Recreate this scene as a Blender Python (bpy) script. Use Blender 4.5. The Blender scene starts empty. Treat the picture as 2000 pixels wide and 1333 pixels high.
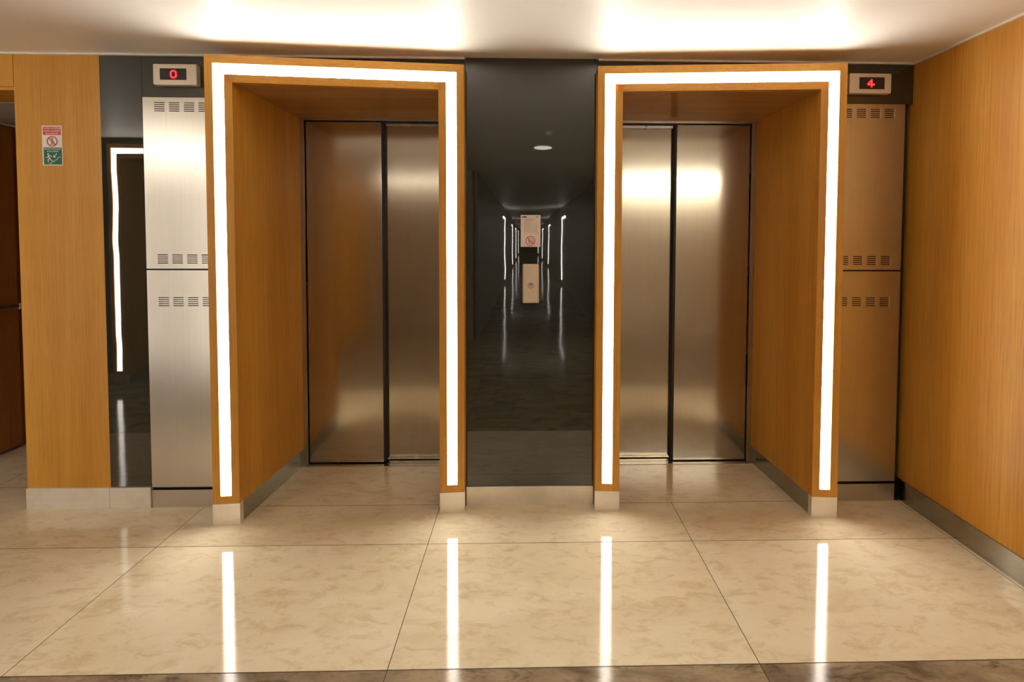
import bpy, bmesh, math, random
from mathutils import Vector, Matrix
random.seed(7)
S = bpy.context.scene
C = S.collection

# ------------------------------------------------------------------ camera, world, exposure
D, CH = 2.3198, 1.3769
pitch, yaw, roll = 0.0328, -0.0217, 0.0031
cyw, syw, cp, sp, cr, sr = math.cos(yaw), math.sin(yaw), math.cos(pitch), math.sin(pitch), math.cos(roll), math.sin(roll)
R0 = Vector((cyw, syw, 0)); F0 = Vector((-syw*cp, cyw*cp, -sp)); U0 = Vector((-syw*sp, cyw*sp, cp))
RR = cr*R0 + sr*U0; UU = cr*U0 - sr*R0
cam_d = bpy.data.cameras.new('camera'); cam = bpy.data.objects.new('camera', cam_d); C.objects.link(cam)
M = Matrix.Identity(4)
for i in range(3):
    M[i][0] = RR[i]; M[i][1] = UU[i]; M[i][2] = -F0[i]
M[0][3], M[1][3], M[2][3] = 0, -D, CH
cam.matrix_world = M
cam_d.sensor_width = 36; cam_d.lens = 889*36/2000
cam_d.shift_x = -(1047.31-1000)/2000; cam_d.shift_y = -(666.5-495.63)/2000
cam_d.clip_start = 0.02; cam_d.clip_end = 200
S.camera = cam
S.view_settings.view_transform = 'Standard'; S.view_settings.look = 'None'
S.view_settings.gamma = 1; S.view_settings.exposure = 0.12; S.view_settings.use_curve_mapping = False
W = bpy.data.worlds.new('world'); S.world = W; W.use_nodes = True
W.node_tree.nodes['Background'].inputs[0].default_value = (1, .9, .78, 1)
W.node_tree.nodes['Background'].inputs[1].default_value = 0.02
S.cycles.max_bounces = 14; S.cycles.diffuse_bounces = 7; S.cycles.glossy_bounces = 8
S.cycles.sample_clamp_indirect = 12
BAY = -3.8            # depth of the bay behind the viewer
LED = 23.0            # brightness of the lit strips
LEDCOL = (1.0, 0.945, 0.84)
H = 2.283

# ------------------------------------------------------------------ materials
def mat(name):
    m = bpy.data.materials.new(name); m.use_nodes = True
    nt = m.node_tree; b = nt.nodes['Principled BSDF']
    return m, nt, b
def N(nt, t, **kw):
    n = nt.nodes.new(t)
    for k, v in kw.items():
        if hasattr(n, k): setattr(n, k, v)
        else: n.inputs[k].default_value = v
    return n
def ramp(nt, src, stops):
    r = nt.nodes.new('ShaderNodeValToRGB'); e = r.color_ramp.elements
    while len(e) < len(stops): e.new(0.5)
    for i, (p, c) in enumerate(stops):
        e[i].position = p; e[i].color = (*c, 1)
    nt.links.new(src, r.inputs[0]); return r
def noise(nt, scale, loc=(0, 0, 0), detail=4, rough=.55, sc=1.0, dist=0.0):
    tc = nt.nodes.new('ShaderNodeTexCoord'); mp = nt.nodes.new('ShaderNodeMapping')
    mp.inputs['Scale'].default_value = scale; mp.inputs['Location'].default_value = loc
    nt.links.new(tc.outputs['Object'], mp.inputs[0])
    n = nt.nodes.new('ShaderNodeTexNoise'); n.inputs['Scale'].default_value = sc
    n.inputs['Detail'].default_value = detail; n.inputs['Roughness'].default_value = rough
    n.inputs['Distortion'].default_value = dist
    nt.links.new(mp.outputs[0], n.inputs['Vector']); return n
def mixc(nt, fac, a, b, mode='MIX'):
    m = nt.nodes.new('ShaderNodeMix'); m.data_type = 'RGBA'; m.blend_type = mode
    if isinstance(fac, (int, float)): m.inputs[0].default_value = fac
    else: nt.links.new(fac, m.inputs[0])
    nt.links.new(a, m.inputs[6]); nt.links.new(b, m.inputs[7]); return m
def bump(nt, b, src, strength, dist):
    bp = nt.nodes.new('ShaderNodeBump'); bp.inputs['Strength'].default_value = strength; bp.inputs['Distance'].default_value = dist
    nt.links.new(src, bp.inputs['Height']); nt.links.new(bp.outputs[0], b.inputs['Normal'])

def wood(name, grain='z', light=(.71, .375, .064), dark=(.61, .285, .035), rough=.42):
    m, nt, b = mat(name)
    def s(across, along): return (along, across, across) if grain == 'x' else (across, across, along)
    n1 = noise(nt, s(7, .35), detail=3)               # broad bands
    n2 = noise(nt, s(210, 1.3), (3, 1, 2), detail=5, rough=.6)   # fine grain
    n3 = noise(nt, s(520, 5), (8, 4, 2), detail=2)   # pores
    c1 = ramp(nt, n1.outputs[0], [(.32, dark), (.68, light)])
    c2 = ramp(nt, n2.outputs[0], [(.33, (.87, .83, .76)), (.62, (1.04, 1.03, 1.02))])
    mx = mixc(nt, 1.0, c1.outputs[0], c2.outputs[0], 'MULTIPLY')
    c3 = ramp(nt, n3.outputs[0], [(.34, (.80, .73, .62)), (.45, (1, 1, 1))])
    mx2 = mixc(nt, 1.0, mx.outputs[2], c3.outputs[0], 'MULTIPLY')
    nt.links.new(mx2.outputs[2], b.inputs['Base Color'])
    b.inputs['Roughness'].default_value = rough
    b.inputs['IOR'].default_value = 1.45
    bump(nt, b, n2.outputs[0], .12, .001)
    return m
WOODV = wood('honey_oak_vertical_grain')
WOODH = wood('honey_oak_horizontal_grain', 'x', light=(.73, .385, .070), dark=(.64, .300, .041))
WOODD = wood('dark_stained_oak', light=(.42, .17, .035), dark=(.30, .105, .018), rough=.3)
WOODS = wood('honey_oak_soffit', 'x', light=(.58, .33, .14), dark=(.48, .25, .09), rough=.2)

def steel(name, col=(.60, .55, .48), rough=.30, aniso=.75, grain='z', var=.06, smudge=0.0):
    m, nt, b = mat(name)
    b.inputs['Metallic'].default_value = 1
    s = (90, 90, .8) if grain == 'z' else (.8, 90, 90)
    n1 = noise(nt, s, detail=3)
    lo = tuple(c*.975 for c in col); hi = tuple(min(1, c*1.02) for c in col)
    c1 = ramp(nt, n1.outputs[0], [(.3, lo), (.7, hi)])
    out = c1.outputs[0]
    if smudge:
        n2 = noise(nt, (5, 5, 4), (2, 7, 1), detail=5, rough=.6)
        c2 = ramp(nt, n2.outputs[0], [(.30, (1-smudge,)*3), (.55, (1, 1, 1))])
        out = mixc(nt, 1.0, out, c2.outputs[0], 'MULTIPLY').outputs[2]
    nt.links.new(out, b.inputs['Base Color'])
    n3 = noise(nt, (3, 3, 2), (5, 5, 5), detail=3)
    mr = nt.nodes.new('ShaderNodeMapRange'); mr.inputs['From Min'].default_value = .3; mr.inputs['From Max'].default_value = .7
    mr.inputs['To Min'].default_value = rough-var; mr.inputs['To Max'].default_value = rough+var
    nt.links.new(n3.outputs[0], mr.inputs['Value'])
    if var: nt.links.new(mr.outputs[0], b.inputs['Roughness'])
    else: b.inputs['Roughness'].default_value = rough
    b.inputs['Anisotropic'].default_value = aniso
    if aniso:                                    # brushing runs upright, so highlights smear sideways
        tg = nt.nodes.new('ShaderNodeCombineXYZ'); tg.inputs[0].default_value = 1
        nt.links.new(tg.outputs[0], b.inputs['Tangent'])
    return m
DOORS = steel('brushed_door_steel', (.52, .475, .395), .15, 0, var=0)
CABS = steel('brushed_cabinet_steel', (.64, .60, .53), .29, .3, var=0, smudge=.05)
JAMBS = steel('satin_jamb_steel', (.55, .50, .43), .28, 0)
BASED = steel('shaded_base_steel', (.42, .40, .34), .26, 0, grain='x', smudge=.12)  # darker copy of the base steel, shade of sides and reveals in its colour
BASES = steel('satin_base_steel', (.95, .92, .85), .42, 0, grain='x', smudge=.14)
BASES.node_tree.nodes['Principled BSDF'].inputs['Metallic'].default_value = .7

def plain(name, col, rough=.5, metal=0.0, **kw):
    m, nt, b = mat(name)
    n = noise(nt, (14, 14, 14), detail=3)
    c = ramp(nt, n.outputs[0], [(.3, tuple(x*.95 for x in col)), (.7, tuple(min(1, x*1.04) for x in col))])
    nt.links.new(c.outputs[0], b.inputs['Base Color'])
    b.inputs['Roughness'].default_value = rough; b.inputs['Metallic'].default_value = metal
    for k, v in kw.items(): b.inputs[k].default_value = v
    return m
def emit(name, col, strength):
    m, nt, b = mat(name)
    b.inputs['Base Color'].default_value = (*[.8*c for c in col], 1)
    b.inputs['Emission Color'].default_value = (*col, 1); b.inputs['Emission Strength'].default_value = strength
    return m
LEDM = emit('lit_white_diffuser', LEDCOL, LED)
RED = emit('red_digit', (1, .045, .055), 1.9)
REDH = emit('red_digit_painted_bloom', (.75, .0, .006), .13)  # bloom around the lit digit, put into a dim red colour
DARK = plain('black_cavity', (.012, .011, .010), .8)  # darkness of lift shafts and cabinet insides put into the colour
GAPM = plain('black_rubber', (.02, .018, .015), .6)
SLOTM = plain('slot_shadow_metal', (.05, .04, .028), .6)  # shade inside the slots put into the louvre colour
BEZEL = plain('champagne_satin_metal', (.82, .74, .60), .4, .3)
SCREEN = plain('dark_display', (.03, .022, .02), .25)
CREAM = plain('cream_plastic', (.74, .62, .48), .4)
BEAD = plain('white_bead', (.85, .80, .72), .5)
PAPER = plain('printed_paper', (.86, .75, .68), .6)
WHITE = plain('white_print', (.85, .80, .74), .6)
REDP = plain('red_print', (.62, .035, .03), .5)
GREENP = plain('green_print', (.0, .14, .085), .5)
INK = plain('grey_ink', (.22, .17, .15), .7)
NAVY = plain('dark_ink', (.02, .02, .035), .7)

# dark mirror glass, a little wavy
GLASS, nt, b = mat('black_mirror_glass')
b.inputs['Base Color'].default_value = (.027, .030, .024, 1)
b.inputs['Roughness'].default_value = .015; b.inputs['IOR'].default_value = 1.85
n = noise(nt, (2.2, 2.2, 5.5), detail=1); bump(nt, b, n.outputs[0], .15, .0030)

# ceiling: satin warm white
CEIL, nt, b = mat('satin_white_ceiling')
n = noise(nt, (2, 2, 2), detail=3)
c = ramp(nt, n.outputs[0], [(.3, (.85, .82, .76)), (.7, (.88, .85, .79))])
nt.links.new(c.outputs[0], b.inputs['Base Color']); b.inputs['Roughness'].default_value = .46; b.inputs['Specular IOR Level'].default_value = .6
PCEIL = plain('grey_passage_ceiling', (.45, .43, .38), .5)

def marble(name, base, vein, dark, rough, seedloc, stretch=(1.2, 3.0, 1), scale=1.6, spec=1.5):
    m, nt, b = mat(name)
    at = nt.nodes.new('ShaderNodeAttribute'); at.attribute_name = 'tile'; at.attribute_type = 'GEOMETRY'
    tc = nt.nodes.new('ShaderNodeTexCoord')
    ad = nt.nodes.new('ShaderNodeVectorMath'); ad.operation = 'ADD'
    nt.links.new(tc.outputs['Object'], ad.inputs[0]); nt.links.new(at.outputs['Color'], ad.inputs[1])
    mp = nt.nodes.new('ShaderNodeMapping'); mp.inputs['Scale'].default_value = stretch
    mp.inputs['Rotation'].default_value = (0, 0, .5); mp.inputs['Location'].default_value = seedloc
    nt.links.new(ad.outputs[0], mp.inputs[0])
    def nz(sc, det, r, dist):
        n = nt.nodes.new('ShaderNodeTexNoise'); n.inputs['Scale'].default_value = sc; n.inputs['Detail'].default_value = det
        n.inputs['Roughness'].default_value = r; n.inputs['Distortion'].default_value = dist
        nt.links.new(mp.outputs[0], n.inputs['Vector']); return n
    a = nz(scale, 8, .62, .7); v = nz(scale*1.3, 10, .70, .8); g = nz(scale*9, 6, .7, .5)
    ca = ramp(nt, a.outputs[0], [(.30, vein), (.60, base)])
    cv = ramp(nt, v.outputs[0], [(.34, dark), (.47, (1, 1, 1)), (.60, (1, 1, 1)), (.72, (1.03, 1.03, 1.05))])
    cg = ramp(nt, g.outputs[0], [(.34, (.84, .79, .72)), (.5, (1, 1, 1))])
    m1 = mixc(nt, 1.0, ca.outputs[0], cv.outputs[0], 'MULTIPLY')
    m2 = mixc(nt, 1.0, m1.outputs[2], cg.outputs[0], 'MULTIPLY')
    nt.links.new(m2.outputs[2], b.inputs['Base Color'])
    b.inputs['Roughness'].default_value = rough; b.inputs['IOR'].default_value = spec
    b.inputs['Specular IOR Level'].default_value = .32
    return m
TILE = marble('cream_marble_tile', (.79, .70, .515), (.69, .585, .40), (.89, .86, .80), .075, (0, 0, 0), stretch=(.7, 1.7, 1))
TILED = marble('brown_marble_tile', (.38, .30, .20), (.15, .11, .07), (.35, .32, .30), .10, (9, 3, 0), scale=3.0)
GROUT = plain('brown_grout', (.08, .05, .026), .8)

# ------------------------------------------------------------------ mesh helpers
def hexa(bm, v):        # v: 8 corners, bottom ring ccw then top ring
    vs = [bm.verts.new(p) for p in v]
    for f in ((3, 2, 1, 0), (4, 5, 6, 7), (0, 1, 5, 4), (1, 2, 6, 5), (2, 3, 7, 6), (3, 0, 4, 7)):
        bm.faces.new([vs[i] for i in f])
def box(bm, x0, x1, y0, y1, z0, z1):
    hexa(bm, [(x0, y0, z0), (x1, y0, z0), (x1, y1, z0), (x0, y1, z0), (x0, y0, z1), (x1, y0, z1), (x1, y1, z1), (x0, y1, z1)])
def prism(bm, pts, z0, z1):
    n = len(pts)
    a = [bm.verts.new((p[0], p[1], z0)) for p in pts]; c = [bm.verts.new((p[0], p[1], z1)) for p in pts]
    bm.faces.new(a[::-1]); bm.faces.new(c)
    for i in range(n): bm.faces.new([a[i], a[(i+1) % n], c[(i+1) % n], c[i]])
def new(): return bmesh.new()
def obj(name, bm, m, parent=None, bevel=0, smooth=False):
    bmesh.ops.recalc_face_normals(bm, faces=bm.faces)
    me = bpy.data.meshes.new(name); bm.to_mesh(me); bm.free()
    for mm in (m if isinstance(m, (list, tuple)) else [m]): me.materials.append(mm)
    o = bpy.data.objects.new(name, me); C.objects.link(o)
    if parent:
        o.parent = parent; o.matrix_parent_inverse = parent.matrix_world.inverted()
    if smooth: me.polygons.foreach_set('use_smooth', [True]*len(me.polygons))
    if bevel:
        bv = o.modifiers.new('bevel', 'BEVEL'); bv.width = bevel; bv.segments = 2; bv.limit_method = 'ANGLE'
    return o
def bx(name, m, x0, x1, y0, y1, z0, z1, parent=None, bevel=0):
    bm = new(); box(bm, x0, x1, y0, y1, z0, z1); return obj(name, bm, m, parent, bevel)
def tag(o, label, cat, group=None, kind=None):
    o['label'] = label; o['category'] = cat
    if group: o['group'] = group
    if kind: o['kind'] = kind
    return o
def empty(name, loc, label, cat, group=None, kind=None):
    o = bpy.data.objects.new(name, None); C.objects.link(o); o.location = loc; o.empty_display_size = .1
    o.matrix_world = Matrix.Translation(loc)
    return tag(o, label, cat, group, kind)
def rbox(bm, x0, x1, z0, z1, y0, y1, r, seg=6):   # box with rounded outline in XZ, front at y0
    pts = []
    for cx, cz, a0 in ((x1-r, z1-r, 0), (x0+r, z1-r, 90), (x0+r, z0+r, 180), (x1-r, z0+r, 270)):
        for i in range(seg+1):
            a = math.radians(a0 + 90*i/seg); pts.append((cx+r*math.cos(a), cz+r*math.sin(a)))
    a = [bm.verts.new((p[0], y0, p[1])) for p in pts]; c = [bm.verts.new((p[0], y1, p[1])) for p in pts]
    bm.faces.new(a); bm.faces.new(c[::-1]); n = len(pts)
    for i in range(n): bm.faces.new([a[i], c[i], c[(i+1) % n], a[(i+1) % n]])
def disc(bm, cx, cz, y0, y1, r, seg=32):
    a = [bm.verts.new((cx+r*math.cos(2*math.pi*i/seg), y0, cz+r*math.sin(2*math.pi*i/seg))) for i in range(seg)]
    c = [bm.verts.new((v.co.x, y1, v.co.z)) for v in a]
    bm.faces.new(a); bm.faces.new(c[::-1])
    for i in range(seg): bm.faces.new([a[i], c[i], c[(i+1) % seg], a[(i+1) % seg]])
def ring(bm, cx, cz, y0, y1, r0, r1, seg=40):
    def circ(r, y): return [bm.verts.new((cx+r*math.cos(2*math.pi*i/seg), y, cz+r*math.sin(2*math.pi*i/seg))) for i in range(seg)]
    a, b_, c, d = circ(r0, y0), circ(r1, y0), circ(r1, y1), circ(r0, y1)
    for i in range(seg):
        j = (i+1) % seg
        for p, q in ((a, b_), (b_, c), (c, d), (d, a)): bm.faces.new([p[i], p[j], q[j], q[i]])
def stroke(bm, pts, w, y0, y1):                   # flat line of width w in XZ
    for (xa, za), (xb, zb) in zip(pts, pts[1:]):
        dx, dz = xb-xa, zb-za; L = math.hypot(dx, dz) or 1; nx, nz = -dz/L*w/2, dx/L*w/2
        ex, ez = dx/L*w*.3, dz/L*w*.3
        q = [(xa-ex+nx, za-ez+nz), (xa-ex-nx, za-ez-nz), (xb+ex-nx, zb+ez-nz), (xb+ex+nx, zb+ez+nz)]
        hexa(bm, [(p[0], y0, p[1]) for p in q] + [(p[0], y1, p[1]) for p in q])
def poly(bm, pts, y0, y1):
    a = [bm.verts.new((p[0], y0, p[1])) for p in pts]; c = [bm.verts.new((p[0], y1, p[1])) for p in pts]; n = len(pts)
    bm.faces.new(a); bm.faces.new(c[::-1])
    for i in range(n): bm.faces.new([a[i], c[i], c[(i+1) % n], a[(i+1) % n]])
def text(name, s, m, x0, x1, zc, hgt, y, parent):
    cu = bpy.data.curves.new(name, 'FONT'); cu.body = s; cu.align_x = 'CENTER'; cu.align_y = 'CENTER'
    cu.size = 1; cu.extrude = 0.0; cu.offset = .012
    o = bpy.data.objects.new(name, cu); C.objects.link(o)
    bpy.context.view_layer.update()
    me = bpy.data.meshes.new_from_object(o.evaluated_get(bpy.context.evaluated_depsgraph_get()))
    bpy.data.objects.remove(o); bpy.data.curves.remove(cu)
    xs = [v.co.x for v in me.vertices]; ys = [v.co.y for v in me.vertices]
    sx = (x1-x0)/(max(xs)-min(xs)); sz = hgt/(max(ys)-min(ys)); mx = (max(xs)+min(xs))/2; mz = (max(ys)+min(ys))/2
    for v in me.vertices: v.co = ((v.co.x-mx)*sx+(x0+x1)/2, y, (v.co.y-mz)*sz+zc)
    me.materials.clear(); me.materials.append(m); me.name = name
    o = bpy.data.objects.new(name, me); C.objects.link(o)
    o.parent = parent; o.matrix_parent_inverse = parent.matrix_world.inverted()
    return o

# ------------------------------------------------------------------ floor
XL, XR, WX = -6.0, 4.0, 1.986
WY = -1.35             # where the right wall ends
G = .0014
bm = new(); tiles = []
def addtile(x0, x1, y0, y1, mi): tiles.append((x0+G, x1-G, y0+G, y1-G, mi))
cols = [-6.0, -5.24, -4.04, -2.84, -1.64, -.44, .76, 1.96, 3.16, 4.0]
colp = list(zip(cols, cols[1:]))
for a, c in colp:
    addtile(a, c, -.904, -.304, 0)
    if a >= -1.7: addtile(a, c, -.304, 0, 0)
for a, c in ((-6.0, -5.24), (-5.24, -4.04), (-4.04, -2.92), (-2.92, -1.64)):
    for y0, y1 in ((-.304, .2),): addtile(a, c, y0, y1, 0)
for a, c in ((-4.04, -2.92), (-2.92, -2.3)):
    for k in range(5): addtile(a, c, .2+.6*k, .8+.6*k, 0)
addtile(-1.45, -.40, 0, .425, 0); addtile(.44, 1.45, 0, .425, 0)
for a, c in colp:
    for k in range(2): addtile(a, c, -1.504-.6*k, -.904-.6*k, 1)
for a, c in colp[2:]:
    for k in range(2, 5): addtile(a, c, -1.504-.6*k, -.904-.6*k, 1)
for a, c in ((-.70, .76), (.76, 1.12)):
    for k in range(5, 74): addtile(a, c, -1.504-.6*k, -.904-.6*k, 1)
cl = bm.loops.layers.float_color.new('tile')
for (x0, x1, y0, y1, mi) in tiles:
    vs = [bm.verts.new(p) for p in ((x0, y0, 0), (x1, y0, 0), (x1, y1, 0), (x0, y1, 0))]
    f = bm.faces.new(vs); f.material_index = mi
    r = (random.uniform(0, 30), random.uniform(0, 30), random.uniform(0, 30), 1)
    for l in f.loops: l[cl] = r
vs = [bm.verts.new(p) for p in ((-6, -46, -.0012), (4, -46, -.0012), (4, 4, -.0012), (-6, 4, -.0012))]
f = bm.faces.new(vs); f.material_index = 2
box(bm, -6, 4, -46, 4, -.1, -.05)
fl = obj('floor', bm, [TILE, TILED, GROUT])
tag(fl, 'polished cream marble tile floor with a dark brown marble border in front', 'floor', kind='structure')

# ------------------------------------------------------------------ ceiling and hidden shell
c_ = bx('ceiling', CEIL, -6, 4, -3.8, 0.3, H, H+.1); tag(c_, 'satin white lobby ceiling glowing above the lit frames', 'ceiling', kind='structure')
c_ = bx('ceiling', CEIL, -.72, 1.14, -46, -3.8, H, H+.1); tag(c_, 'white ceiling of the corridor facing the lifts', 'ceiling', kind='structure')
c_ = bx('ceiling', PCEIL, -3.32, -2.3, .22, 3.3, 2.10, 2.2); tag(c_, 'lower grey ceiling of the side passage beyond the doorway', 'ceiling', kind='structure')
bm = new()                                          # masonry behind the panelling
for x0, x1 in ((-2.52, -1.40), (-.41, .45), (1.43, 1.986)): box(bm, x0, x1, .14, .62, 0, H)
for x0, x1 in ((-1.40, -.41), (.45, 1.43)): box(bm, x0, x1, .14, .62, 2.125, H); box(bm, x0, x1, .58, .62, 0, 2.125)
o = obj('wall_back', bm, DARK); tag(o, 'dark wall behind the glass, cabinets and lift doors', 'wall', kind='structure')
o = bx('wall_right', WOODV, WX, WX+.25, WY, .14, .108, H-.006); tag(o, 'large honey oak veneer wall closing the lobby on the right', 'wall', kind='structure')
bm = new(); box(bm, WX-.010, WX, WY, .0, 0, .108); o = obj('baseboard_right', bm, BASED); tag(o, 'satin steel skirting along the right oak wall', 'skirting', kind='structure')
o = bx('wall_far_right', WOODV, WX+.25, 4.0, WY+.0, WY+.2, 0, H); tag(o, 'oak wall round the corner to the right', 'wall', kind='structure')
o = bx('wall_end', WOODV, 4.0, 4.1, BAY, WY+.2, 0, H); tag(o, 'oak end wall of the lobby', 'wall', kind='structure')
o = bx('wall_left', WOODV, -6.1, -6.0, -2.1, .1, 0, H); tag(o, 'oak end wall far on the left', 'wall', kind='structure')
# wood cladding left of the lifts
o = bx('wall_back', WOODV, -2.5215, -2.109, 0, .22, .105, H-.006); tag(o, 'honey oak panelled wall section carrying the safety sign', 'wall', kind='structure')
bm = new(); box(bm, -3.30, -2.5245, 0, .22, 2.118, H-.006); box(bm, -3.30, -2.5245, .01, .22, 2.103, 2.118)
o = obj('wall_back', bm, WOODV); tag(o, 'oak header above the side doorway', 'wall', kind='structure')
o = bx('wall_back', WOODV, -6.0, -3.32, 0, .2, 0, H-.006); tag(o, 'oak wall left of the side doorway', 'wall', kind='structure')
# passage
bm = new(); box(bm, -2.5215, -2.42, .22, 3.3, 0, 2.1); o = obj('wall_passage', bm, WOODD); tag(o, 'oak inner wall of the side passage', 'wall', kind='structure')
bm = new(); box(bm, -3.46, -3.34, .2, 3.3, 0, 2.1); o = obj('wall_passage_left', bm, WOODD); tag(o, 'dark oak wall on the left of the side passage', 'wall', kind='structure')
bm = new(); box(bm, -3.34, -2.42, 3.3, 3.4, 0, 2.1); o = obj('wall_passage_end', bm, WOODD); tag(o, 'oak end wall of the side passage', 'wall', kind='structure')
bm = new(); box(bm, -3.34, -3.302, .24, 3.28, 2.085, 2.097); o = obj('trim_1', bm, BEAD); tag(o, 'pale bead where the passage wall meets its ceiling', 'trim', kind='structure')
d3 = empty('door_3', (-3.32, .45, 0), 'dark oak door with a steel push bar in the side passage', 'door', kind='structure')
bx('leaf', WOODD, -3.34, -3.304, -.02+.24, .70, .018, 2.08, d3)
bm = new(); 
for i in range(1):
    rings = []
    for y in (.235, .672):
        rings.append([bm.verts.new((-3.275+.012*math.cos(a), y, .933+.017*math.sin(a))) for a in [2*math.pi*k/16 for k in range(16)]])
    for k in range(16): bm.faces.new([rings[0][k], rings[0][(k+1) % 16], rings[1][(k+1) % 16], rings[1][k]])
    bm.faces.new(rings[0]); bm.faces.new(rings[1][::-1])
pb = obj('push_bar', bm, JAMBS, d3, smooth=False)
bx('bracket', BEZEL, -3.304, -3.262, .672, .70, .912, .948, pb, .003)

# skirting pieces under the back wall
for nm, x0, x1, lb in (('baseboard_back', -2.5225, -2.1105, 'satin steel skirting under the oak panel with the sign'),
                       ('baseboard_back', -2.1085, -1.905, 'short steel skirting under the narrow glass strip'),
                       ('baseboard_back', -.3065, .3490, 'satin steel skirting under the wide black glass between the lifts')):
    o = bx(nm, BASES, x0, x1, -.008, .02 if nm else 0, 0, .105 if x1 < -1 else .096, bevel=.0008); tag(o, lb, 'skirting', kind='structure')
# white beads along the ceiling
def bead(x0, x1, y0, y1, lb, n):
    o = bx('trim_%d' % n, BEAD, x0, x1, y0, y1, H-.010, H-.0005); tag(o, lb, 'trim', kind='structure')
bead(-6, -.312, -.010, .002, 'thin white bead along the ceiling over the left lift and panelling', 2)
bead(.362, WX, -.010, .002, 'thin white bead along the ceiling over the right lift', 3)
bead(WX-.012, WX, WY, -.012, 'thin white bead between ceiling and right oak wall', 4)

# ------------------------------------------------------------------ black glass
def glass(x0, x1, z0, z1, lb, y0=0.0, y1=.012):
    o = bx('glass_panel', GLASS, x0, x1, y0, y1, z0, z1); tag(o, lb, 'glass panel', 'black mirror glass panels'); return o
glass(-2.108, -1.905, .106, H-.011, 'narrow tall black mirror glass strip between oak panel and left steel cabinet')
glass(-1.9035, -1.497, 2.0735, H-.011, 'black glass square behind the left floor display above the steel cabinet')
glass(-1.4955, -.3085, 2.2268, H-.011, 'black glass band between the left lit frame and the ceiling', .001, .012)
glass(-.3065, .3490, .097, H-.001, 'wide tall black mirror glass panel between the two lift frames', -.003, .012)
glass(.3510, 1.5400, 2.2268, H-.011, 'black glass band between the right lit frame and the ceiling', .001, .012)
glass(1.5430, 1.983, 2.0735, H-.011, 'black glass behind the right floor display in the corner')
o = glass(1.950, 1.983, .0, 2.083, 'thin dark glass strip between right steel cabinet and oak wall', .03, .04)
bx('wall_back', DARK, 1.9, 1.985, .041, .14, 0, 2.083).__setitem__('kind', 'structure')

# ------------------------------------------------------------------ steel cabinets with vent slots
def slotted(name, x0, x1, z0, z1, slots, m, parent, y=0.0, th=.0015):
    xs = sorted({x0, x1, *[s[0] for s in slots], *[s[1] for s in slots]})
    zs = sorted({z0, z1, *[s[2] for s in slots], *[s[3] for s in slots]})
    bm = new(); V = {}
    def hole(i, j):
        cx, cz = (xs[i]+xs[i+1])/2, (zs[j]+zs[j+1])/2
        return any(s[0] < cx < s[1] and s[2] < cz < s[3] for s in slots)
    def v(i, j, k):
        if (i, j, k) not in V: V[i, j, k] = bm.verts.new((xs[i], y+th*k, zs[j]))
        return V[i, j, k]
    nx, nz = len(xs)-1, len(zs)-1
    def solid(i, j): return 0 <= i < nx and 0 <= j < nz and not hole(i, j)
    for i in range(nx):
        for j in range(nz):
            if hole(i, j): continue
            bm.faces.new([v(i, j, 0), v(i+1, j, 0), v(i+1, j+1, 0), v(i, j+1, 0)])
            bm.faces.new([v(i, j, 1), v(i, j+1, 1), v(i+1, j+1, 1), v(i+1, j, 1)])
            if not solid(i-1, j): bm.faces.new([v(i, j, 0), v(i, j+1, 0), v(i, j+1, 1), v(i, j, 1)])
            if not solid(i+1, j): bm.faces.new([v(i+1, j, 0), v(i+1, j, 1), v(i+1, j+1, 1), v(i+1, j+1, 0)])
            if not solid(i, j-1): bm.faces.new([v(i, j, 0), v(i, j, 1), v(i+1, j, 1), v(i+1, j, 0)])
            if not solid(i, j+1): bm.faces.new([v(i, j+1, 0), v(i+1, j+1, 0), v(i+1, j+1, 1), v(i, j+1, 1)])
    return obj(name, bm, m, parent)
def cabinet(x0, x1, vx, lb, painted_glints):
    cb = empty('service_cabinet', ((x0+x1)/2, .05, 0), lb, 'cabinet', 'steel service cabinets beside the lifts')
    bm = new()
    box(bm, x0+.003, x1-.003, .125, .13, .0, 2.07)
    for a in (x0+.003, x1-.005): box(bm, a, a+.002, .004, .125, .0, 2.07)
    box(bm, x0+.005, x1-.005, .004, .125, 2.062, 2.07)
    for z in (1.2165, .098): box(bm, x0+.005, x1-.005, .010, .125, z-.006, z+.006)
    obj('body', bm, DARK, cb)
    def slots(zt):
        return [(a, a+.0515, zt-.0101*k-.0042, zt-.0101*k) for a in vx for k in range(5)]
    up = slots(2.0475) + slots(1.2915); lo = slots(1.0765)
    for nm, z0, z1, sl, rows in (('door', 1.2205, 2.072, up, (2.0475, 1.2915)), ('door', .1045, 1.2125, lo, (1.0765,))):
        d = slotted(nm, x0, x1, z0, z1, sl, CABS, cb)
        for zt in rows:                              # punched louvre lips behind each block of slots
            for a in vx:
                bm = new()
                for k in range(5):
                    zc = zt-.0101*k
                    hexa(bm, [(a, .0018, zc-.0058), (a+.0515, .0018, zc-.0058), (a+.0515, .0024, zc-.0062), (a, .0024, zc-.0062),
                              (a, .009, zc-.0035), (a+.0515, .009, zc-.0035), (a+.0515, .0096, zc-.004), (a, .0096, zc-.004)])
                    if painted_glints:  # light caught at the slot ends, put in as small white tabs
                        n0 = len(bm.faces); box(bm, a+.0515-.0035, a+.0515+.0008, -.0022, .001, zc-.0044, zc+.0002)
                        bm.faces.ensure_lookup_table()
                        for f_ in bm.faces[n0:]: f_.material_index = 1
                obj('vent', bm, [SLOTM, BEAD], d)
    bx('plinth', CABS, x0, x1, -.001, .004, 0, .090, cb)
    return cb
cabinet(-1.903, -1.497, [-1.8475, -1.7755, -1.7025, -1.6305, -1.5575], 'bright steel service cabinet with vents, between narrow glass strip and left lit frame', False)
cabinet(1.543, 1.944, [1.838, 1.7655, 1.6925, 1.6195, 1.547], 'brown-shaded steel service cabinet with vents, beside the right oak wall', True)

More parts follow.
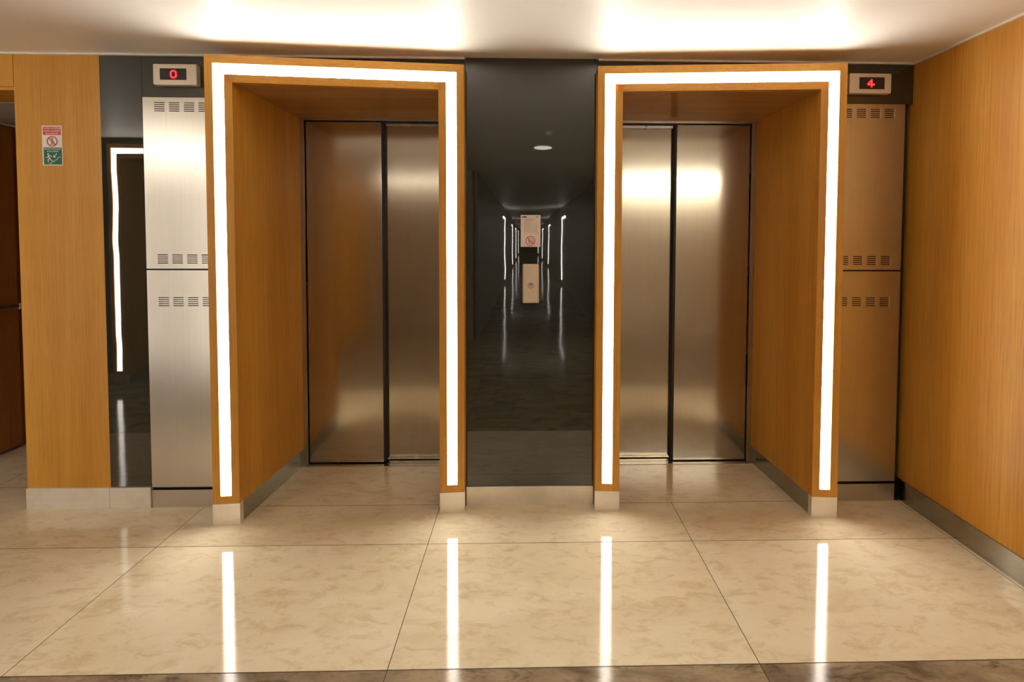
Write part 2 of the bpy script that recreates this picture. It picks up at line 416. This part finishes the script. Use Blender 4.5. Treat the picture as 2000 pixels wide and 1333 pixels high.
# ------------------------------------------------------------------ lit portal frames and lift doors
def portal(P0, P1, jl, jr, lb, grp, map_=lambda x, y: (x, y), wy=0.0, doors=True):
    P0 = Vector(P0); P1 = Vector(P1); t = (P1-P0); L = t.length; t.normalize(); n = Vector((t.y, -t.x))
    HP = 2.226
    def q(s, dn): p = P0 + t*s + n*dn; return map_(p.x, p.y)
    def slab(bm, s0, s1, d0, d1, z0, z1): prism(bm, [q(s0, d0), q(s1, d0), q(s1, d1), q(s0, d1)], z0, z1)
    mid = q(L/2, 0)
    root = empty('lift_surround', (mid[0], mid[1], 0), lb, 'door surround', grp)
    a, b1, b2, w = .0355, .0855, .036, .122      # outer margin, strip end, inner margin
    TH = .03; RC = -.007
    for sd in (0, 1):
        f = (lambda s: s) if sd == 0 else (lambda s: L-s)
        bm = new()
        lo, hi = lambda u, v: (min(f(u), f(v)), max(f(u), f(v))), None
        for u, v, z0, z1, d0 in ((0, a, .10, HP-.0375, 0), (b1, w, .10, 2.1385, 0), (a, b1, .10, .138, 0), (a, b1, .138, HP-.0375, RC-.006)):
            s0, s1 = lo(u, v); slab(bm, s0, s1, d0, -TH, z0, z1)
        leg = obj('leg', bm, WOODV, root)
        bm = new(); s0, s1 = lo(-.0006, w+.0006); slab(bm, s0, s1, .0006, -TH, 0, .10); obj('plinth', bm, BASES, root)
    bm = new()
    slab(bm, 0, L, 0, -TH, HP-.0375, HP)
    slab(bm, b1, L-b1, 0, -TH, 2.1015, 2.1385)
    slab(bm, b1, L-b1, RC-.006, -TH, 2.1385, HP-.0375)
    obj('lintel', bm, WOODH, root)
    bm = new()
    slab(bm, a, b1, RC, RC-.005, .138, HP-.0375); slab(bm, L-b1, L-a, RC, RC-.005, .138, HP-.0375)
    slab(bm, b1, L-b1, RC, RC-.005, 2.1385, HP-.0375)
    obj('light_strip', bm, LEDM, root)
    # outer returns to the wall, and reveals to the lift doors
    def mp(p): return map_(p[0], p[1])
    def board(name, A, B, th, z0, z1, m, par=root):
        A = Vector(A); B = Vector(B); d = (B-A).normalized(); nn = Vector((-d.y, d.x))*th
        bm = new(); prism(bm, [mp(A), mp(B), mp(B+nn), mp(A+nn)], z0, z1); return obj(name, bm, m, par)
    e0 = P0 - n*TH; e1 = P0 + t*L - n*TH
    board('side_panel', e0, (P0.x, wy), -.018, .10, HP, WOODV); board('side_panel', e1, (P1.x, wy), .018, .10, HP, WOODV)
    board('side_plinth', e0, (P0.x, wy), -.018, 0, .10, BASED); board('side_plinth', e1, (P1.x, wy), .018, 0, .10, BASED)
    r0 = P0 + t*w - n*TH; r1 = P0 + t*(L-w) - n*TH
    yd = wy + .424
    board('reveal_panel', r0, (jl, yd), .02, .1, 2.1015, WOODV); board('reveal_panel', r1, (jr, yd), -.02, .1, 2.1015, WOODV)
    board('reveal_plinth', r0-Vector((0, 0)), (jl, yd), .02, 0, .1, BASED); board('reveal_plinth', r1, (jr, yd), -.02, 0, .1, BASED)
    # soffit (slightly falling towards the doors)
    A = [mp(P0+t*w-n*TH), mp(P0+t*(L-w)-n*TH), mp((jr, yd)), mp((jl, yd))]
    bm = new(); zz = (2.1015, 2.1015, 2.088, 2.088)
    hexa(bm, [(*p, z) for p, z in zip(A, zz)] + [(*p, 2.115) for p in A]); obj('soffit', bm, WOODS, root)
    bm = new()
    A = [q(0, -TH), q(L, -TH), mp((P1.x, wy)), mp((P0.x, wy))]; prism(bm, A, HP-.015, HP); obj('top_panel', bm, WOODH, root)
    return root
def lift_door(n, x0, x1, front_left, lb, map_=lambda x, y: (x, y)):
    """two sliding leaves, the front one on the left or on the right"""
    mx = (x0+x1)/2
    c0 = map_(mx, .45)
    d = empty('door_%d' % n, (c0[0], c0[1], 0), lb, 'lift door', 'steel lift doors', kind='structure')
    def B(bm, a, c, y0, y1, z0, z1):
        p = map_(a, y0); q_ = map_(c, y1); box(bm, min(p[0], q_[0]), max(p[0], q_[0]), min(p[1], q_[1]), max(p[1], q_[1]), z0, z1)
    bm = new(); B(bm, x0-.036, x0, .424, .56, 0, 2.088); B(bm, x1, x1+.036, .424, .56, 0, 2.088)
    B(bm, x0, x1, .424, .56, 2.074, 2.118); obj('door_frame', bm, JAMBS, d, .0008)
    bm = new(); B(bm, x0, x0+.005, .45, .55, 0, 2.074); B(bm, x1-.007, x1, .45, .55, 0, 2.074); B(bm, x0, x1, .45, .56, 2.068, 2.074)
    obj('gasket', bm, GAPM, d)
    if front_left: fa, fb, ba, bb = x0+.006, mx+.012, mx-.02, x1-.006
    else: fa, fb, ba, bb = mx-.012, x1-.006, x0+.006, mx+.02
    bm = new(); B(bm, fa, fb, .436, .462, .010, 2.067); obj('door_leaf', bm, DOORS, d, .001)
    bm = new(); B(bm, ba, bb, .474, .50, .008, 2.052); obj('door_leaf', bm, DOORS, d, .001)
    e = (fb, fb+.014) if front_left else (fa-.014, fa)
    bm = new(); B(bm, e[0], e[1], .440, .473, .014, 2.066); obj('leaf_seal', bm, GAPM, d)
    bm = new(); B(bm, ba, bb, .464, .52, 2.052, 2.068); obj('head_track', bm, JAMBS, d)
    bm = new(); B(bm, x0-.036, x1+.036, .400, .434, -.02, .003); B(bm, x0-.036, x1+.036, .434, .439, -.02, -.004); B(bm, x0-.036, x1+.036, .439, .462, -.02, .003)
    B(bm, x0-.036, x1+.036, .462, .470, -.02, .003); B(bm, x0-.036, x1+.036, .470, .476, -.02, -.006); B(bm, x0-.036, x1+.036, .476, .505, -.02, .003); B(bm, x0-.036, x1+.036, .505, .56, -.02, .003)
    obj('sill', bm, JAMBS, d)
    return d
GL = 'lit oak surrounds of the lifts'
portal((-1.4954, -.1516), (-.3081, -.0608), -1.343, -.432, 'left lit oak lift surround, left leg standing furthest out, beside the bright cabinet', GL)
portal((.3505, -.0618), (1.5406, -.1401), .472, 1.391, 'right lit oak lift surround, right leg standing furthest out, near the oak wall', GL)
lift_door(1, -1.318, -.44, True, 'left pair of brushed steel lift doors')
lift_door(2, .482, 1.362, False, 'right pair of brushed steel lift doors with a bright streak')

# ------------------------------------------------------------------ floor indicators
def indicator(x0, x1, z0, z1, dx0, dx1, dz0, dz1, digit, gx0, gx1, gz0, gz1, lb):
    yf = -.030
    r = empty('floor_indicator', ((x0+x1)/2, 0, z0), lb, 'display', 'lift floor displays')
    bm = new(); rbox(bm, x0, x1, z0, z1, yf, .0, .007)
    cs = obj('casing', bm, BEZEL, r, .004)
    bx('display_window', SCREEN, dx0, dx1, yf-.0008, yf+.001, dz0, dz1, r)
    cx, cz, w, h = (gx0+gx1)/2, (gz0+gz1)/2, gx1-gx0, gz1-gz0
    if digit == '0':
        paths = [[(-.18, .5), (.22, .5), (.46, .28), (.46, -.28), (.18, -.5), (-.22, -.5), (-.46, -.28), (-.46, .28), (-.18, .5)]]
    else:
        paths = [[(.10, -.55), (.10, .5), (-.5, -.2), (.5, -.2)]]
    bm = new()
    for p in paths: stroke(bm, [(cx+a*w, cz+c_*h) for a, c_ in p], .0052, yf-.0018, yf-.0009)
    obj('digit', bm, RED, r)
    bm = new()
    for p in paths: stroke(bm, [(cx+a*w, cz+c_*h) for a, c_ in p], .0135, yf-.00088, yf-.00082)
    obj('painted_bloom', bm, REDH, r)  # wider stroke behind the digit imitates its bloom
    return r
s = 1-.030/2.32   # the front sits 3 cm nearer the viewer
def sc(x, z): return x*s, CH+(z-CH)*s
def mkind(vals, digit, lb):
    (x0, z1), (x1, z0), (a, d1), (c_, d0), (g0, h1), (g1, h0) = [sc(*v) for v in vals]
    indicator(x0, x1, z0, z1, a, c_, d0, d1, digit, g0, g1, h0, h1, lb)
mkind([(-1.850, 2.237), (-1.636, 2.134), (-1.815, 2.214), (-1.686, 2.158), (-1.762, 2.202), (-1.735, 2.169)], '0', 'floor display with a red 0 above the bright left cabinet')
mkind([(1.651, 2.229), (1.869, 2.127), (1.701, 2.208), (1.832, 2.148), (1.745, 2.194), (1.778, 2.162)], '4', 'floor display with a red 4 above the right cabinet')

# ------------------------------------------------------------------ safety sign on the oak panel
sg = empty('safety_sign', (-2.345, 0, 1.731), 'red, white and green safety sticker with running figure on the oak panel', 'sign')
bx('sticker', WHITE, -2.394, -2.297, -.0012, .0, 1.732, 1.928, sg)
bx('red_block', REDP, -2.388, -2.303, -.0016, -.0012, 1.882, 1.922, sg)
for s_, x0, x1, z in (('YANGIN VE DEPREM', -2.386, -2.305, 1.9145), ('ANINDA ASANSÖRÜ', -2.385, -2.306, 1.9025), ('KULLANMAYIN', -2.377, -2.314, 1.8895)):
    text('lettering', s_, WHITE, x0, x1, z, .0078 if 'Ö' not in s_ else .0095, -.0018, sg)
bm = new(); ring(bm, -2.345, 1.8505, -.0020, -.0012, .0215, .0258)
stroke(bm, [(-2.345-.0165, 1.8505+.0165), (-2.345+.0165, 1.8505-.0165)], .0042, -.0020, -.0014); obj('prohibition_ring', bm, REDP, sg)
bm = new(); stroke(bm, [(-2.352, 1.866), (-2.338, 1.866)], .0022, -.0016, -.0012)
disc(bm, -2.345, 1.861, -.0016, -.0012, .0034, 12)
stroke(bm, [(-2.345, 1.857), (-2.345, 1.848), (-2.350, 1.836)], .0042, -.0016, -.0012); stroke(bm, [(-2.345, 1.848), (-2.340, 1.836)], .0034, -.0016, -.0012)
stroke(bm, [(-2.345, 1.855), (-2.353, 1.849)], .0024, -.0016, -.0012); stroke(bm, [(-2.345, 1.855), (-2.337, 1.849)], .0024, -.0016, -.0012)
stroke(bm, [(-2.357, 1.834), (-2.333, 1.834)], .0018, -.0016, -.0012); obj('lift_pictogram', bm, INK, sg)
bx('green_block', GREENP, -2.387, -2.300, -.0016, -.0012, 1.7365, 1.820, sg)
text('lettering', 'MERDİVENLERİ', WHITE, -2.383, -2.304, 1.8135, .0078, -.0018, sg)
text('lettering', 'KULLANIN', WHITE, -2.371, -2.317, 1.8015, .0068, -.0018, sg)
bm = new()                                          # running figure going down stairs, arrow, steps
ax, az = -2.366, 1.787
disc(bm, ax, az, -.0020, -.0016, .0045, 16)
poly(bm, [(ax-.002, az-.005), (ax+.005, az-.006), (ax+.011, az-.021), (ax+.004, az-.024)], -.0020, -.0016)
stroke(bm, [(ax+.003, az-.007), (ax+.013, az-.006), (ax+.018, az-.013)], .0030, -.0020, -.0016)
stroke(bm, [(ax, az-.008), (ax-.003, az-.016), (ax-.010, az-.017)], .0030, -.0020, -.0016)
stroke(bm, [(ax+.006, az-.021), (ax-.001, az-.027), (ax, az-.039)], .0042, -.0020, -.0016)
stroke(bm, [(ax+.008, az-.021), (ax+.013, az-.029), (ax+.021, az-.031)], .0042, -.0020, -.0016)
stroke(bm, [(-2.359, 1.7385), (-2.351, 1.7465), (-2.346, 1.750), (-2.338, 1.751), (-2.333, 1.7585), (-2.325, 1.760), (-2.322, 1.767), (-2.312, 1.7735), (-2.307, 1.7735)], .0026, -.0020, -.0016)
stroke(bm, [(-2.324, 1.790), (-2.337, 1.776)], .0036, -.0020, -.0016)
poly(bm, [(-2.341, 1.784), (-2.341, 1.771), (-2.328, 1.771)], -.0020, -.0016)
obj('running_figure', bm, WHITE, sg)

# ------------------------------------------------------------------ notice card and call panel on the centre glass
nc = empty('notice_card', (.021, 0, 1.334), 'small printed notice card on the central black glass, above the call panel', 'notice')
Y = -.003
bx('card', PAPER, -.029, .0715, Y-.0025, Y, 1.335, 1.497, nc, .0006)
yy = Y-.0026
bm = new(); box(bm, -.022, .001, yy-.0003, yy, 1.484, 1.4895); obj('logo_mark', bm, NAVY, nc)
bm = new(); box(bm, .047, .062, yy-.0003, yy, 1.4855, 1.489); obj('reference_mark', bm, INK, nc)
bm = new(); z = 1.4775
for i, (a, c_) in enumerate([(-.004, .042), (-.010, .041), (-.010, .034), (-.010, .036), (-.010, .030)]):
    x = a
    while x < c_-.004:
        w_ = random.uniform(.003, .008); box(bm, x, min(x+w_, c_), yy-.0003, yy, z-.0011, z); x += w_+.0014
    z -= .0047
for i in range(10):
    x = -.014
    while x < .056:
        w_ = random.uniform(.003, .009); box(bm, x, min(x+w_, .058), yy-.0003, yy, z-.0011, z); x += w_+.0014
    z -= .0052
obj('printed_lines', bm, INK, nc)
bm = new(); ring(bm, .0205, 1.3655, yy-.0006, yy, .0215, .0248)
stroke(bm, [(.0205-.016, 1.3655+.016), (.0205+.016, 1.3655-.016)], .0034, yy-.0006, yy-.0002); obj('prohibition_ring', bm, REDP, nc)
bm = new(); stroke(bm, [(.012, 1.378), (.030, 1.378), (.030, 1.353), (.012, 1.353), (.012, 1.378)], .0022, yy-.0004, yy)
stroke(bm, [(.017, 1.370), (.017, 1.357)], .004, yy-.0004, yy); stroke(bm, [(.034, 1.374), (.037, 1.364), (.034, 1.356)], .002, yy-.0004, yy); obj('pictogram', bm, INK, nc)

cpn = empty('call_panel', (.023, 0, 1.048), 'cream metal lift call panel with one round button on the central black glass', 'call panel')
bm = new()
# cushion body: rounded outline whose sides roll back to the glass, top edge arched
xc, w2, z0, z1 = .0232, .0415, 1.0495, 1.247
def outline(ins, arch):
    pts = []
    r = .006
    for cx, cz, a0 in ((xc+w2-ins-r, z0+ins+r, 270), (xc+w2-ins-r, z1-ins-r, 0)):
        for i in range(5):
            a = math.radians(a0+90*i/4); pts.append((cx+r*math.cos(a), cz+r*math.sin(a)))
    m_ = [(p[0], p[1]) for p in pts]
    m_ += [(2*xc-p[0], p[1]) for p in reversed(pts)]
    return [(x, z+(arch*(1-((x-xc)/w2)**2) if z > 1.15 else 0)) for x, z in m_]
lay = [(0, 0.0), (0, -.014), (.002, -.020), (.007, -.0245), (.010, -.0255)]
rg = []
for ins, dy in lay: rg.append([bm.verts.new((x, Y+dy, z)) for x, z in outline(ins, .004)])
for a_, c_ in zip(rg, rg[1:]):
    for i in range(len(a_)): bm.faces.new([a_[i], a_[(i+1) % len(a_)], c_[(i+1) % len(a_)], c_[i]])
bm.faces.new(rg[-1]); bm.faces.new(rg[0][::-1])
obj('body', bm, CREAM, cpn)
yb = Y-.0255
bm = new(); ring(bm, .0222, 1.140, yb-.0015, yb+.001, .0118, .0145, 40); bt = obj('button_ring', bm, INK, cpn)
bm = new(); disc(bm, .0222, 1.140, yb-.0010, yb+.001, .0116, 32); obj('button', bm, CREAM, cpn)
bm = new(); poly(bm, [(.0222-.0095, 1.1435), (.0222+.0095, 1.1435), (.0222+.006, 1.1495), (.0222-.006, 1.1495)], yb-.0014, yb-.001)
poly(bm, [(.0162, 1.1405), (.0282, 1.1405), (.0222, 1.1345)], yb-.0014, yb-.001); obj('arrow_mark', bm, INK, cpn)

# ------------------------------------------------------------------ the opposite side of the lobby and the corridor (seen in reflections)
def opp(cx): return lambda x, y: (cx-x, -2.0-y)
OY = -2.0
segs = [(-6.0, -3.90), (-2.74, -2.02), (2.28, 4.0)]
OPP = [(-3.83, -2.645)]
for x0, x1 in ((-6.0, -3.832), (-2.643, -2.4)):
    o = bx('wall_front', GLASS, x0, x1, OY-.012, OY, .1, H); tag(o, 'black glass wall opposite the lifts', 'wall', kind='structure')
    o = bx('baseboard_front', BASES, x0, x1, OY-.012, OY+.006, 0, .099); tag(o, 'steel skirting opposite the lifts', 'skirting', kind='structure')
for x0, x1 in OPP:
    o = bx('wall_front', GLASS, x0, x1, OY-.012, OY, 2.2268, H); tag(o, 'black glass above a lit surround opposite the lifts', 'wall', kind='structure')
o = bx('wall_front_core', DARK, -6, -2.5, OY-.75, OY-.6, 0, H); tag(o, 'wall core opposite the lifts', 'wall', kind='structure')
o = bx('wall_bay_left', WOODV, -2.5, -2.4, BAY, OY-.012, 0, H); tag(o, 'oak side wall of the bay opposite the lifts', 'wall', kind='structure')
PALE = plain('pale_satin_wall', (.80, .74, .62), .4)
o = bx('wall_bay_right', PALE, 1.14, 4.1, BAY-.1, BAY, 0, H); tag(o, 'pale wall right of the corridor opposite the lifts', 'wall', kind='structure')
o = bx('wall_bay_back', plain('brown_wall', (.36, .27, .18), .5), -2.5, -.72, BAY-.1, BAY, 0, H); tag(o, 'oak wall left of the corridor opposite the lifts', 'wall', kind='structure')
for x0, x1, st, lb in ((1.3, 3.2, 40, 'long ceiling light bar in front of the pale wall'), (-2.2, -1.0, 10, 'shorter ceiling light bar in front of the oak wall')):
    t_ = empty('light_bar', ((x0+x1)/2, BAY+.1, H-.04), lb, 'light', 'ceiling light bars')
    bx('housing', BEAD, x0-.01, x1+.01, BAY+.06, BAY+.14, H-.02, H-.001, t_)
    bx('diffuser', emit('light_bar_lens', LEDCOL, st), x0, x1, BAY+.065, BAY+.135, H-.04, H-.02, t_)
for i, (xl, xr, lb) in enumerate(((-3.83, -2.645, 'lit oak surround across the lobby, far left, seen in the narrow glass strip'),)):
    W_ = xr-xl
    mp_ = (lambda xr: (lambda x, y: (xr-x, OY-y)))(xr)
    portal((0, -.055), (W_, -.055), .122, W_-.122, lb, GL, mp_)
    lift_door(4+i, .158, W_-.158, True, 'steel lift doors across the lobby', mp_)
# corridor
CORR = plain('corridor_panelling', (.20, .17, .13), .35)
bm = new(); box(bm, -.70, -.66, -46, BAY-.1, 0, H); o = obj('wall_corridor_left', bm, CORR); tag(o, 'dark wall of the corridor facing the lifts', 'wall', kind='structure')
bm = new(); box(bm, 1.08, 1.12, -46, BAY-.1, 0, H); o = obj('wall_corridor_right', bm, CORR); tag(o, 'dark right wall of the corridor facing the lifts', 'wall', kind='structure')
bm = new(); box(bm, -.7, 1.12, -46.1, -46, 0, H); o = obj('wall_corridor_end', bm, DARK); tag(o, 'far end of the corridor', 'wall', kind='structure')
for k, yy_ in enumerate((-11.6, -19.6, -27.6, -37.5)):
    for sd, X in ((1, -.66), (-1, 1.08)):
        bm = new(); x0, x1 = sorted((X+sd*.004, X+sd*.016))
        box(bm, x0, x1, yy_-.025, yy_+.025, .138, 2.0); box(bm, x0, x1, yy_+.025, yy_+1.25, 1.95, 2.0)
        o = obj('corridor_light', bm, LEDM); tag(o, 'L-shaped white light strip on the corridor wall, mirrored in the central glass', 'light', 'corridor light strips')
# ceiling fittings in front of the lifts
dl = empty('downlight', (.16, -2.2, H), 'round ceiling downlight in front of the lifts', 'light')
def cyl(bm, cx, cy, z0, z1, r, seg=32):
    prism(bm, [(cx+r*math.cos(2*math.pi*i/seg), cy+r*math.sin(2*math.pi*i/seg)) for i in range(seg)], z0, z1)
bm = new(); cyl(bm, .16, -2.2, H-.008, H, .105); obj('rim', bm, BEAD, dl)
bm = new(); cyl(bm, .16, -2.2, H-.010, H-.008, .09); obj('lens', bm, emit('downlight_lens', (1, .9, .74), 5.0), dl)
bm = new(); cyl(bm, .195, -1.6, H-.03, H, .035); o = obj('smoke_detector', bm, BEAD); tag(o, 'small white smoke detector on the lobby ceiling', 'detector')
